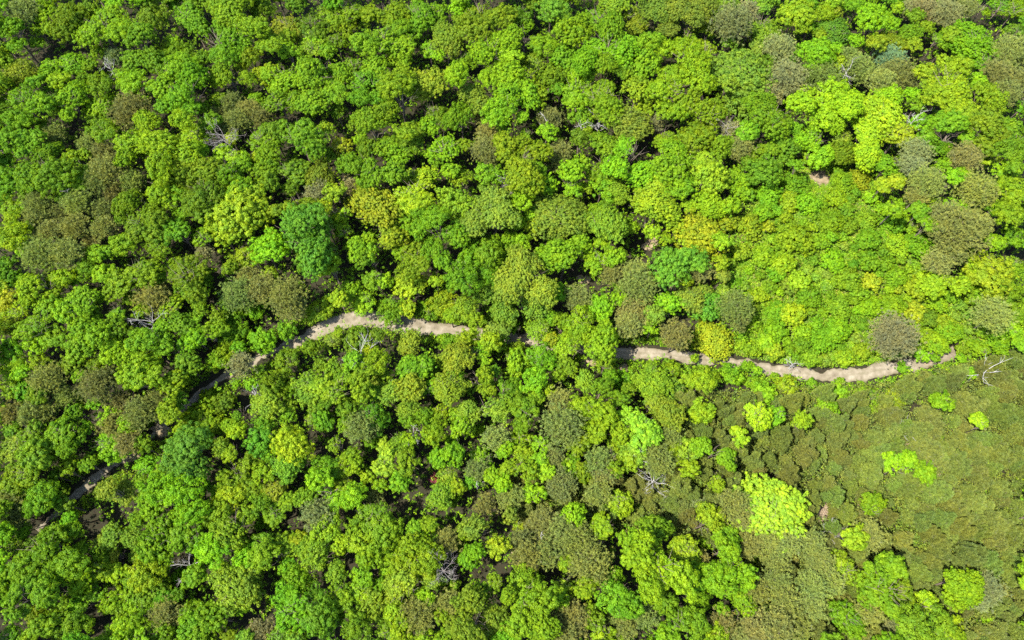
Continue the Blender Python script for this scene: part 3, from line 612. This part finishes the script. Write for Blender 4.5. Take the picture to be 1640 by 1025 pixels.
# ------------------------------------------------------------------ notable things: each gets a name of its own, and the others are told by them
MARKS = [  # px, py, full label (None: a place, not a tree), what others call it
 (510, 535, None, 'the broad dirt road bend'), (1025, 562, None, 'the grey shaded road stretch'), (1390, 597, None, 'the wide pale road end'), (375, 592, None, 'the stony road gap'),
 (170, 770, None, 'the shaded road in the dark hollow'), (1310, 285, None, 'the straw-coloured bare patch'), (1045, 388, None, 'the sandy bare patch'), (1318, 822, None, 'the dry brush heap'),
 (241, 515, 'D', 'the white snag under the dark round pine'), (305, 907, 'D', 'the star-shaped snag over the black gap'), (1045, 768, 'D', 'the white bushy snag among pines'),
 (1580, 593, 'D', 'the forked white snag'), (708, 914, 'D', 'the dense grey snag'), (361, 222, 'D', 'the grey snag below the pine clump'), (575, 568, 'D', 'the tangled snag below the road'),
 (390, 345, 'great golden-lime broadleaf tree beside the blue-green crowns', 'the great golden-lime tree'), (600, 339, 'big mustard-yellow broadleaf tree with a lumpy crown', 'the big mustard tree'),
 (727, 326, 'pale lime dome-shaped tree glowing among darker green neighbours', 'the pale lime dome tree'), (467, 362, 'dark blue-green broadleaf tree beside the great golden-lime tree', 'the dark blue-green crown'),
 (1018, 455, 'tall olive-brown pine, upper one of the tall roadside pair', 'the tall pine pair'), (1070, 427, 'lone blue-green round tree beside the sandy bare patch', 'the blue-green round tree'),
 (1123, 364, 'wide golden-lime broadleaf tree on the upper knoll side', 'the wide golden-lime tree'), (1133, 275, 'golden yellow tree, the yellowest crown on the upper slope', 'the golden yellow tree'),
 (1185, 106, 'huge flat-topped sage-green tree beside grey pines', 'the huge sage-green tree'), (1263, 122, 'grey-brown fuzzy pine, the widest one beside the huge sage-green tree', 'the wide grey pine'),
 (1568, 60, 'broad emerald-green tree with a wide leafy dome under the grey pines', 'the broad emerald tree'), (1421, 183, 'wide yellow-lime tree with bare twigs poking through its rim', 'the wide yellow-lime tree'),
 (1537, 367, 'largest olive pine, a broad fuzzy crown above the knoll', 'the largest olive pine'), (1243, 816, 'great lime-yellow tree standing bright at the edge of the pine thicket', 'the great lime-yellow tree'),
 (1026, 682, 'pale lime tree with white bare twigs showing through its crown', 'the pale lime twiggy tree'), (900, 682, 'flat-topped brown pine, widest in the lower middle woods', 'the flat brown pine'),
 (203, 175, 'lone dark pine with a pointed oval crown among bright green trees', 'the lone dark pine'), (63, 405, 'widest dull pine at the lower edge of the big pine clump', 'the big pine clump'),
 (320, 672, 'bright lime billowing tree just below the stony road gap', 'the billowing lime tree'), (472, 703, 'round yellow-green tree with a fine-leaved even crown', 'the round yellow-green tree'),
 (505, 823, 'silvery grey-leaved tree leaning beside a black gap', 'the silvery tree'), (223, 917, 'small yellow tree surrounded by deep shadow', 'the small yellow tree'),
 (37, 18, 'olive pine in the topmost corner of the woods', 'the corner pine'), (687, 124, 'round dome-shaped olive-green tree above a black gap', 'the round olive tree'),
 (1527, 932, 'bright green tree standing alone inside the pine thicket', 'the lone green thicket tree'), (1428, 538, 'round flat grey pine right above the road end', 'the round roadside pine'),
 (612, 728, 'pale yellow blossoming tree with whitish twigs', 'the pale yellow tree'), (361, 948, 'big olive-green ball-shaped tree next to the star-shaped snag', 'the olive ball tree'),
 (1484, 970, 'vivid yellow rounded tree at the end of the lime tree chain', 'the vivid yellow tree'), (1426, 89, 'single blue-grey crown tucked under a yellow-lime tree', 'the blue-grey crown'),
 (572, 534, 'dense deep green bushy tree at the lower edge of the road bend', 'the bushy roadside tree'), (888, 344, 'wide sage-green tree with finely billowed crown', 'the billowed sage tree'),
 (66, 713, 'greyish sage tree in the shaded woods', 'the greyish sage tree'), (1475, 58, None, 'the grey pine row'), (122, 660, None, 'the dark lower pine hollow'), (1190, 950, None, 'the thicket edge'),
]
WORD = {'G': 'mid-green', 'B': 'bright green', 'D': 'deep green', 'Y': 'yellow-green', 'T': 'blue-green', 'S': 'sage-green', 'O': 'olive-green', 'L': 'pale lime', 'K': 'golden-green',
        'P': 'olive-brown', 'R': 'grey-brown', 'U': 'blue-grey', 'Z': 'olive'}
TINT = {'G': (.122, .228, .008), 'B': (.156, .268, .008), 'D': (.100, .198, .009), 'Y': (.198, .286, .011), 'T': (.092, .200, .015), 'S': (.150, .236, .020), 'O': (.160, .242, .014),
        'L': (.195, .318, .018), 'K': (.204, .266, .013), 'P': (.156, .180, .040), 'R': (.175, .188, .068), 'U': (.125, .190, .075), 'Z': (.116, .144, .026)}
THINGS = []      # dicts for labelling
def place(kinds, name, px, py, rpx, letter, what, mark=None, rise=None):
    x, y, t = at(px, py, 10)
    want = rpx * m_per_px(t)
    ks = sorted(kinds, key=lambda k: abs(math.log(k.Reff / want)) + rf.uniform(0, .25))
    k = ks[0]; s = max(.6, min(1.45, want / k.Reff))
    x, y, t = at(px, py, k.zc * s)
    e = obj(name, None, None, (x, y, float(terrain(x, y))))
    e.rotation_euler = (rf.uniform(-.05, .05), rf.uniform(-.05, .05), rf.uniform(0, 6.283)); e.scale = (s, s, s * (rf.uniform(.8, 1.35) if letter == 'Z' else rf.uniform(.92, 1.08)))
    col = tint(letter) if letter in TINT else (.4, .4, .4, 1)
    for pn, me in k.parts:
        c = obj(pn, me, e); c.color = col
    THINGS.append(dict(o=e, px=px, py=py, r=rpx, w=WORD.get(letter, ''), what=what, mark=mark, name=name))
    return e
ALLB = [k for c in 'smlx' for k in BROAD[c]]
LOW = BROAD['xs'][:2] + BROAD['s']
LOBES = [k for c in 'sml' for k in BROAD[c]]
def tint(letter):
    j = [rf.uniform(.88, 1.12) for _ in range(3)]; q = rf.uniform(.86, 1.14)
    return tuple(c * a * q for c, a in zip(TINT[letter], j)) + (1,)
def spreading(T, name, what, pool):
    """one tree whose crown is made of several boughs: crown, boughs and trunk are its parts"""
    col = tint(T['c'])
    x, y, t = at(T['px'], T['py'], 12)
    Rm = T['r'] * m_per_px(t)
    Ht = min(19, 8.0 + 1.25 * Rm)
    if min(road_open(*g[:2]) for g in T['lobes']) < 60: Ht *= .58
    kd = min(math.hypot(T['px'] - q[0], T['py'] - q[1]) for q in KNOLL_RIM)
    if kd < 75: Ht *= .55 + .45 * kd / 75
    x, y, t = at(T['px'], T['py'], Ht - .45 * Rm)
    gz = float(terrain(x, y))
    e = obj(name, None, None, (x, y, gz))
    for i, (px, py, r) in enumerate(sorted(T['lobes'], key=lambda g: -g[2])):
        want = r * m_per_px(t) * 1.04
        rd = road_open(px, py)
        if rd < r + 10 and not T['mark']: want = max(r * .45, rd - 8) * m_per_px(t)
        for ga, gb, gr in GAPS:
            gd = math.hypot(px - ga, py - gb) - gr * .8
            if gr >= 9 and gd < r and not T['mark']: want = min(want, max(r * .55, gd) * m_per_px(t))
        k = sorted(pool, key=lambda k: abs(math.log(k.Reff / want)) + rf.uniform(0, .3))[0]
        s = max(.6, min(1.5, want / k.Reff))
        top = Ht - rf.uniform(0, 2.4) * (i > 0)
        hc = top - (k.H - k.zc) * s
        bx, by, bt = at(px, py, hc + gz - float(terrain(*at(px, py, hc)[:2])))
        c = obj('crown' if i == 0 else 'bough', k.crown, e, (bx - x, by - y, hc - k.zc * s))
        c.rotation_euler = (rf.uniform(-.2, .2), rf.uniform(-.2, .2), rf.uniform(0, 6.283)); c.scale = (s * rf.uniform(.82, 1.25), s * rf.uniform(.82, 1.25), s * rf.uniform(.8, 1.15))
        q = rf.uniform(.93, 1.07); c.color = (col[0] * q, col[1] * q, col[2] * q, 1)
        if i == 0:
            tr = obj('trunk', k.trunk, e); f = (hc + .3) / max(k.zc, .1)
            tr.scale = (f, f, f); tr.rotation_euler = (0, 0, rf.uniform(0, 6.28))
            tr.location = ((bx - x) * .5, (by - y) * .5, 0)
    THINGS.append(dict(o=e, px=T['px'], py=T['py'], r=T['r'], w=WORD[T['c']], what=what, mark=T['mark'], name=name))
CROWNS = [t for t in TREES if t[3] in 'PRU']
KN_LOW = [t for t in TREES if t[3] not in 'PRU' and poly_in(t[0], t[1], KNOLL)]
FOREST = cluster([t for t in TREES if t[3] not in 'PRU' and not poly_in(t[0], t[1], KNOLL)])
FOREST += cluster([t[:4] for t in FILL if len(t) > 4 and t[4] == 'tall'])
POOL = [dict(px=t[0], py=t[1], r=t[2], c=t[3], lobes=[t[:3]], mark=None, pine=True) for t in CROWNS] + FOREST
for m in MARKS:                                       # tie each notable tree to its entry
    if m[2] and m[2] != 'D':
        t = min((t for t in POOL if not t['mark']), key=lambda t: min(math.hypot(g[0] - m[0], g[1] - m[1]) for g in t['lobes']))
        t['mark'] = m
POOL.sort(key=lambda T: -T['r'] if not T['mark'] else -999)
SMALL = sorted((T['r'] for T in POOL if not T.get('pine')), reverse=True)[285]  # same broadleaf trees; those below this size rank get a separate name
NY = 0
for T in POOL:
    if not T.get('pine') and T['r'] < SMALL:
        NY += 1
        if NY > 318:
            if T['r'] > 11: FILL.append([T['px'], T['py'], T['r'] * .95, T['c'], 'low'])  # the smallest listed crowns are rebuilt as low trees
            continue
    if T.get('pine'): place(PINES, 'pine_tree', T['px'], T['py'], T['r'], T['c'], 'pine', T['mark'])
    else:
        smooth = T['c'] in 'SO'
        small = T['r'] < SMALL
        spreading(T, 'small_tree' if small else 'broadleaf_tree', ('small-crowned ' if small else '') + ('fine-leaved tree' if smooth else 'tree' if small else 'broadleaf tree'), SMOOTH if smooth else LOBES + BROAD['x'])
for px, py, r, c in KN_LOW: place(SHRUBS, 'leafy_shrub', px, py, r, c, 'shrub')
NU = 0
for t in FILL:
    px, py, r, c = t[:4]
    if len(t) > 4 and t[4] == 'low':
        NU += 1
        if NU > 322: continue
    if c == 'Z': place(YPINES, 'young_pine', px, py, r, c, 'thicket')
    elif t[4] == 'shrub': place(SHRUBS, 'leafy_shrub', px, py, r, c, 'shrub')
    elif t[4] == 'low': place(LOW, 'understory_tree', px, py, r, c, 'understory tree')

# ---- dead trees
DEADS = [(241, 516, 4.2, 11, 'white forked snag right below a dark round pine', 0), (305, 907, 4.6, 9, 'bare star-shaped snag spread over a black gap', 0), (1045, 768, 3.6, 9, 'white many-branched snag standing among olive pines', 1),
 (1580, 593, 4.0, 10, 'pale forked snag with few long limbs beside the thicket edge', 2), (708, 914, 3.6, 14, 'dense grey snag with bushy bare twigs', 3), (361, 222, 4.2, 16, 'grey bushy snag at the foot of a pine clump', 3),
 (577, 566, 4.2, 12, 'tangled pale snag just below the dirt road bend', 0), (933, 203, 3.0, 12, 'pale bare snag in the dark gap by a sage-green tree', 0), (957, 199, 3.4, 13, 'whitish snag with a fan of limbs against a sage-green tree', 0),
 (877, 197, 3.2, 12, 'forked pale snag rising through a brown pine crown', 2), (412, 635, 3.4, 11, 'pale bent snag leaning over a black gap below the stony road gap', 0), (175, 106, 2.8, 15, 'small whitish snag among bright green crowns of the upper woods', 0),
 (112, 307, 2.6, 14, 'small curled white snag above the big pine clump', 2), (817, 297, 2.8, 14, 'purplish-grey snag standing upright beside sage-green crowns', 3), (665, 697, 2.8, 10, 'whitish flat snag in the lower middle woods', 0),
 (1022, 735, 2.8, 11, 'white twigs of a dead top beside the pale lime twiggy tree', 0), (1357, 118, 2.8, 14, 'pale snag between grey pines on the upper slope', 0), (1455, 690, 2.6, 6, 'fallen-looking grey snag within the pine thicket', 2),
 (765, 770, 2.4, 10, 'white crooked snag beside a small olive pine', 2), (869, 863, 2.4, 11, 'small pale snag in front of the brown pine bank', 2), (1330, 852, 2.6, 5, 'bleached twiggy snag in the dry brush heap', 0),
 (1467, 190, 2.8, 14, 'bare pale-branched snag at the rim of the wide yellow-lime tree', 0), (1268, 585, 2.2, 3, 'small white-blossomed bare bush beside the road', 0), (1165, 210, 3.0, 13, 'bleached snag above a small grey pine on the upper slope', 3)]
for i, (px, py, R, Hh, lab, typ) in enumerate(DEADS):
    k = dead_kind(700 + i, R, Hh, M_GREYTWIG if typ == 3 else M_DEAD, nb={0: 9, 1: 14, 2: 5, 3: 16}[typ], depth={0: 2, 1: 2, 2: 1, 3: 3}[typ], thick={0: 1, 1: 1, 2: 1.3, 3: .8}[typ])
    x, y, t = at(px, py, Hh * .85)
    e = obj('dead_tree', None, None, (x, y, float(terrain(x, y))))
    e.rotation_euler = (0, 0, rf.uniform(0, 6.28))
    for pn, me in k.parts: obj(pn, me, e)
    e['label'] = lab; e['category'] = 'dead tree'; e['group'] = 'bare dead trees among the woods'

# ---- labels for the living trees
DIRS = ['right of', 'above-right of', 'above', 'above-left of', 'left of', 'below-left of', 'below', 'below-right of']
RANK = ['nearest', 'second nearest', 'third nearest', 'fourth nearest', 'fifth nearest', 'sixth nearest', 'seventh nearest', 'eighth nearest', 'ninth nearest', 'tenth nearest']
def size_word(r): return 'small ' if r < 14 else 'large ' if r > 24.5 else 'great ' if r > 36 else ''
def sector(dx, dy): return int(((math.degrees(math.atan2(-dy, dx)) + 22.5) % 360) // 45)
for d in THINGS: d['key'] = (size_word(d['r']) if d['what'] in ('pine', 'broadleaf tree', 'shrub', 'fine-leaved tree') else '') + d['w'] + ' ' + d['what']
CATS = {'pine_tree': 'pine tree', 'young_pine': 'pine tree', 'leafy_shrub': 'shrub', 'broadleaf_tree': 'tree', 'small_tree': 'tree', 'understory_tree': 'tree'}
GROUPS = {'pine_tree': 'pines scattered through the woods', 'young_pine': 'young pines of the dense thicket', 'leafy_shrub': 'leafy shrubs in the low open growth', 'broadleaf_tree': 'broadleaf trees of the spring woods',
          'small_tree': 'smaller broadleaf trees of the spring woods', 'understory_tree': 'understory trees between the tall crowns'}
table = {}
for d in THINGS:
    if d['mark'] or d['what'] == 'thicket': continue
    for mi, m in enumerate(MARKS):
        table.setdefault((d['key'], mi, sector(d['px'] - m[0], d['py'] - m[1])), []).append((math.hypot(d['px'] - m[0], d['py'] - m[1]), id(d)))
for v in table.values(): v.sort()
for d in THINGS:
    o = d['o']
    o['category'] = CATS[d['name']]; o['group'] = GROUPS[d['name']]
    if d['mark']: o['label'] = d['mark'][2]; continue
    if d['what'] == 'thicket':
        o['label'] = 'low dull olive young pine merging with its neighbours in the pine thicket'; continue
    best = None
    for mi, m in enumerate(MARKS):
        dist = math.hypot(d['px'] - m[0], d['py'] - m[1]); sc = sector(d['px'] - m[0], d['py'] - m[1])
        rk = [q[1] for q in table[(d['key'], mi, sc)]].index(id(d))
        cost = dist * (1 + .5 * rk) + (400 if rk >= len(RANK) else 0)
        if dist > 8 and (best is None or cost < best[0]): best = (cost, rk, sc, m)
    _, rk, sc, m = best
    o['label'] = f"{RANK[min(rk, 9)]} {d['key']} {DIRS[sc]} {m[3]}"

# ------------------------------------------------------------------ smaller single things
def fallen_log():
    x, y, t = at(484, 798, .3); x2, y2, t2 = at(502, 790, .3)
    z, z2 = float(terrain(x, y)), float(terrain(x2, y2))
    d = Vector((x2 - x, y2 - y, z2 - z)).normalized()
    a = Vector((x, y, z + .35)) - d * 3; b = Vector((x2, y2, z2 + .35)) + d * 2.5
    me = mesh('fallen_log', join([tube([a, a.lerp(b, .5) + Vector((0, 0, .05)), b], [.36, .3, .2], 9), tube([a.lerp(b, .6), a.lerp(b, .6) + Vector((.4, 1.0, .5))], [.1, .04], 5)]), noisy('log_bark', [(.3, (.10, .075, .05)), (.7, (.24, .19, .13))], 2))
    o = obj('fallen_log', me); o['label'] = 'brown fallen log lying across the black gap beside the silvery tree'; o['category'] = 'log'
fallen_log()
M_STRAW = noisy('dry_brush', [(.3, (.22, .16, .11)), (.7, (.46, .37, .28))], 2)
def brush_pile(px, py, R, hgt, label, seed):
    r = random.Random(seed); x, y, t = at(px, py, .5); z = float(terrain(x, y)); tk = []
    for i in range(420):
        a = r.uniform(0, 6.28); q = R * math.sqrt(r.random()); b = r.uniform(0, 6.28); ln = r.uniform(.5, 1.3)
        zz = z + hgt * (1 - (q / R) ** 2) * r.random() + .1
        p = Vector((x + q * math.cos(a), y + q * math.sin(a), zz))
        tk.append(tube([p, p + Vector((math.cos(b) * ln, math.sin(b) * ln, r.uniform(-.15, .45)))], [r.uniform(.02, .05), .01], 3))
    o = obj('brush_pile', mesh('brush_pile', join(tk), M_STRAW)); o['label'] = label; o['category'] = 'brush pile'
brush_pile(1407, 316, 1.9, 1.6, 'rounded pinkish-brown brush pile on the green slope', 1)
brush_pile(1312, 822, 2.6, 1.2, 'dry straw-coloured brush heap beside the great lime-yellow tree', 2)
brush_pile(1355, 818, 1.6, .8, 'dark brown twig heap next to the dry brush heap', 3)
for px, py, lab, c in ((822, 993, 'small rusty-red bush at the foot of the emerald trees', (.25, .085, .06)), (695, 767, 'tiny dark red bush among lime crowns', (.18, .05, .05))):
    e = place(BROAD['xs'], 'red_bush', px, py, 9, 'X', 'red bush'); d = THINGS.pop()
    for ch in e.children: ch.color = (*c, 1)
    e['label'] = lab; e['category'] = 'bush'

# ------------------------------------------------------------------ growth nobody could count
def hash_noise(x, y, seed, scale):
    r = np.random.default_rng(seed); v = 0
    for k in range(5):
        a = r.uniform(0, 6.28); f = scale * r.uniform(.6, 1.9); v = v + np.sin((x * math.cos(a) + y * math.sin(a)) * f + r.uniform(0, 6.28))
    return v / 5
ROADP = np.array([at(a, b)[:2] for a, b in ROAD])
SOILP = np.array([(*at(a, b)[:2], max(rx, ry * 1.1) * m_per_px(at(a, b)[2])) for a, b, rx, ry in SOIL])
def clear_of(x, y, gap):
    ok = np.ones(len(x), bool)
    for p, q in zip(ROADP[:-1], ROADP[1:]):
        u = np.clip(((x - p[0]) * (q[0] - p[0]) + (y - p[1]) * (q[1] - p[1])) / ((q - p) @ (q - p)), 0, 1)
        ok &= np.hypot(x - p[0] - u * (q[0] - p[0]), y - p[1] - u * (q[1] - p[1])) > gap
    for a, b, s in SOILP: ok &= np.hypot(x - a, y - b) > s * np.random.default_rng(len(x)).uniform(.5, 1.05, len(x))
    return ok
def pix_in(x, y, z, P):
    d = np.stack([x, y, z - CAMZ], 1); dep = d @ F
    px = (d @ R_ / dep / TH + 1) / 2 * W; py = (1 - d @ U / dep / (TH * H / W)) / 2 * H
    ins = np.zeros(len(x), bool); j = len(P) - 1
    for i in range(len(P)):
        c = ((P[i][1] > py) != (P[j][1] > py)) & (px < (P[j][0] - P[i][0]) * (py - P[i][1]) / (P[j][1] - P[i][1] + 1e-9) + P[i][0])
        ins ^= c; j = i
    return ins
def in_gaps(x, y, z):
    d = np.stack([x, y, z - CAMZ], 1); dep = d @ F
    px = (d @ R_ / dep / TH + 1) / 2 * W; py = (1 - d @ U / dep / (TH * H / W)) / 2 * H
    ins = np.zeros(len(x), bool)
    for a, b, c in GAPS: ins |= np.hypot(px - a, py - b) < c * .75
    return ins
def scatter(name, n, region, hfun, leaf, tints, seed, per, spread, gap, mat):
    r = np.random.default_rng(seed)
    x = r.uniform(region[0], region[1], n); y = r.uniform(region[2], region[3], n)
    ok = clear_of(x, y, gap)
    x, y = x[ok], y[ok]
    hh, ok2 = hfun(x, y, r)
    x, y, hh = x[ok2], y[ok2], hh[ok2]
    m = len(x); idx = np.repeat(np.arange(m), per); k = len(idx)
    d = unit(r.normal(size=(k, 3)) + [0, 0, .5])
    c = np.stack([x, y, terrain(x, y) + hh], 1)[idx] + d * spread * r.uniform(.4, 1.1, (k, 1)) * np.array([1, 1, .7])
    c[:, 2] = np.maximum(c[:, 2], terrain(c[:, 0], c[:, 1]) + .05)
    P = leaf_quads(c, unit(d + r.normal(size=(k, 3)) * .55), leaf * r.uniform(.7, 1.3, k), r.uniform(.55, .9, (k, 1)), r)
    v = hash_noise(x, y, seed + 1, .22) + r.normal(0, .22, m)
    tt = np.array(tints); ti = np.clip(((v * .9 + .5) * len(tt)).astype(int), 0, len(tt) - 1)
    T = tt[ti][idx] * r.uniform(.85, 1.15, (k, 1))
    me = quads_mesh(name, P, r.uniform(0, 1, k), T, mat)
    o = obj(name, me); o['kind'] = 'stuff'
    return o
def knoll_h(x, y, r):
    z = terrain(x, y); ok = pix_in(x + r.normal(0, 2.2, len(x)), y + r.normal(0, 2.2, len(x)), z + .6, KNOLL)
    return .3 + 1.5 * np.clip(.5 + hash_noise(x, y, 9, .45), 0, 1.2) ** 1.5 + r.uniform(0, .3, len(x)), ok
kx = [at(*p)[:2] for p in KNOLL]
reg = (min(p[0] for p in kx) - 2, max(p[0] for p in kx) + 2, min(p[1] for p in kx) - 2, max(p[1] for p in kx) + 2)
o = scatter('ground_cover', 80000, reg, knoll_h, .15, [TINT['S'], TINT['G'], TINT['D'], TINT['G'], TINT['B'], TINT['O'], (.18, .19, .04), TINT['G'], TINT['S']], 21, 12, .5, 2.0, M_COVER)
o['label'] = 'bright green vines and low growth blanketing the knoll'
def under_h(x, y, r):
    z = terrain(x, y); ok = ~pix_in(x + r.normal(0, 2.5, len(x)), y + r.normal(0, 2.5, len(x)), z + .6, KNOLL)
    ok &= ~in_gaps(x, y, z)
    v = hash_noise(x, y, 5, .16) + r.normal(0, .35, len(x))
    return np.minimum(np.abs(r.normal(1.0, 3.0, len(x))), 6) * np.where(pix_in(x, y, z, THICKET), .35, 1) + .2, ok & (v > np.where(pix_in(x, y, z, THICKET), .1, -.55))
o = scatter('undergrowth', 140000, (-215, 215, -25, 290), under_h, .19, [TINT['G'], TINT['B'], TINT['D'], TINT['B'], TINT['G']], 33, 12, .5, 2.3, M_COVER)
o['label'] = 'low green undergrowth between the trunks'
def thicket_h(x, y, r):
    z = terrain(x, y); ok = pix_in(x, y, z + 3, THICKET) & ~in_gaps(x, y, z)
    return np.abs(r.normal(1.6, 1.5, len(x))) + .2, ok
tx = [at(*p)[:2] for p in THICKET]
o = scatter('thicket_undergrowth', 90000, (min(p[0] for p in tx) - 2, max(p[0] for p in tx) + 2, min(p[1] for p in tx) - 2, max(p[1] for p in tx) + 2), thicket_h, .15,
            [TINT['Z'], (.10, .13, .024), (.14, .17, .03), TINT['Z'], (.12, .17, .02)], 55, 10, .45, 2.4, M_COVER)
o['label'] = 'dull olive undergrowth filling the pine thicket'
def verge_h(x, y, r):
    ok = ~clear_of(x, y, 5.5)
    return np.abs(r.normal(.3, .7, len(x))) + .1, ok
o = scatter('roadside_weeds', 110000, (-120, 125, 20, 110), verge_h, .15, [TINT['G'], TINT['B'], TINT['O'], TINT['B']], 44, 9, .42, 2.1, M_COVER)
o['label'] = 'bright weeds along the verges of the dirt road'
from collections import Counter
print('NY', NY, 'NU', NU)
print('COUNTS', Counter(o.name.split('.')[0] for o in C.objects if o.parent is None), sum(1 for _ in C.objects))
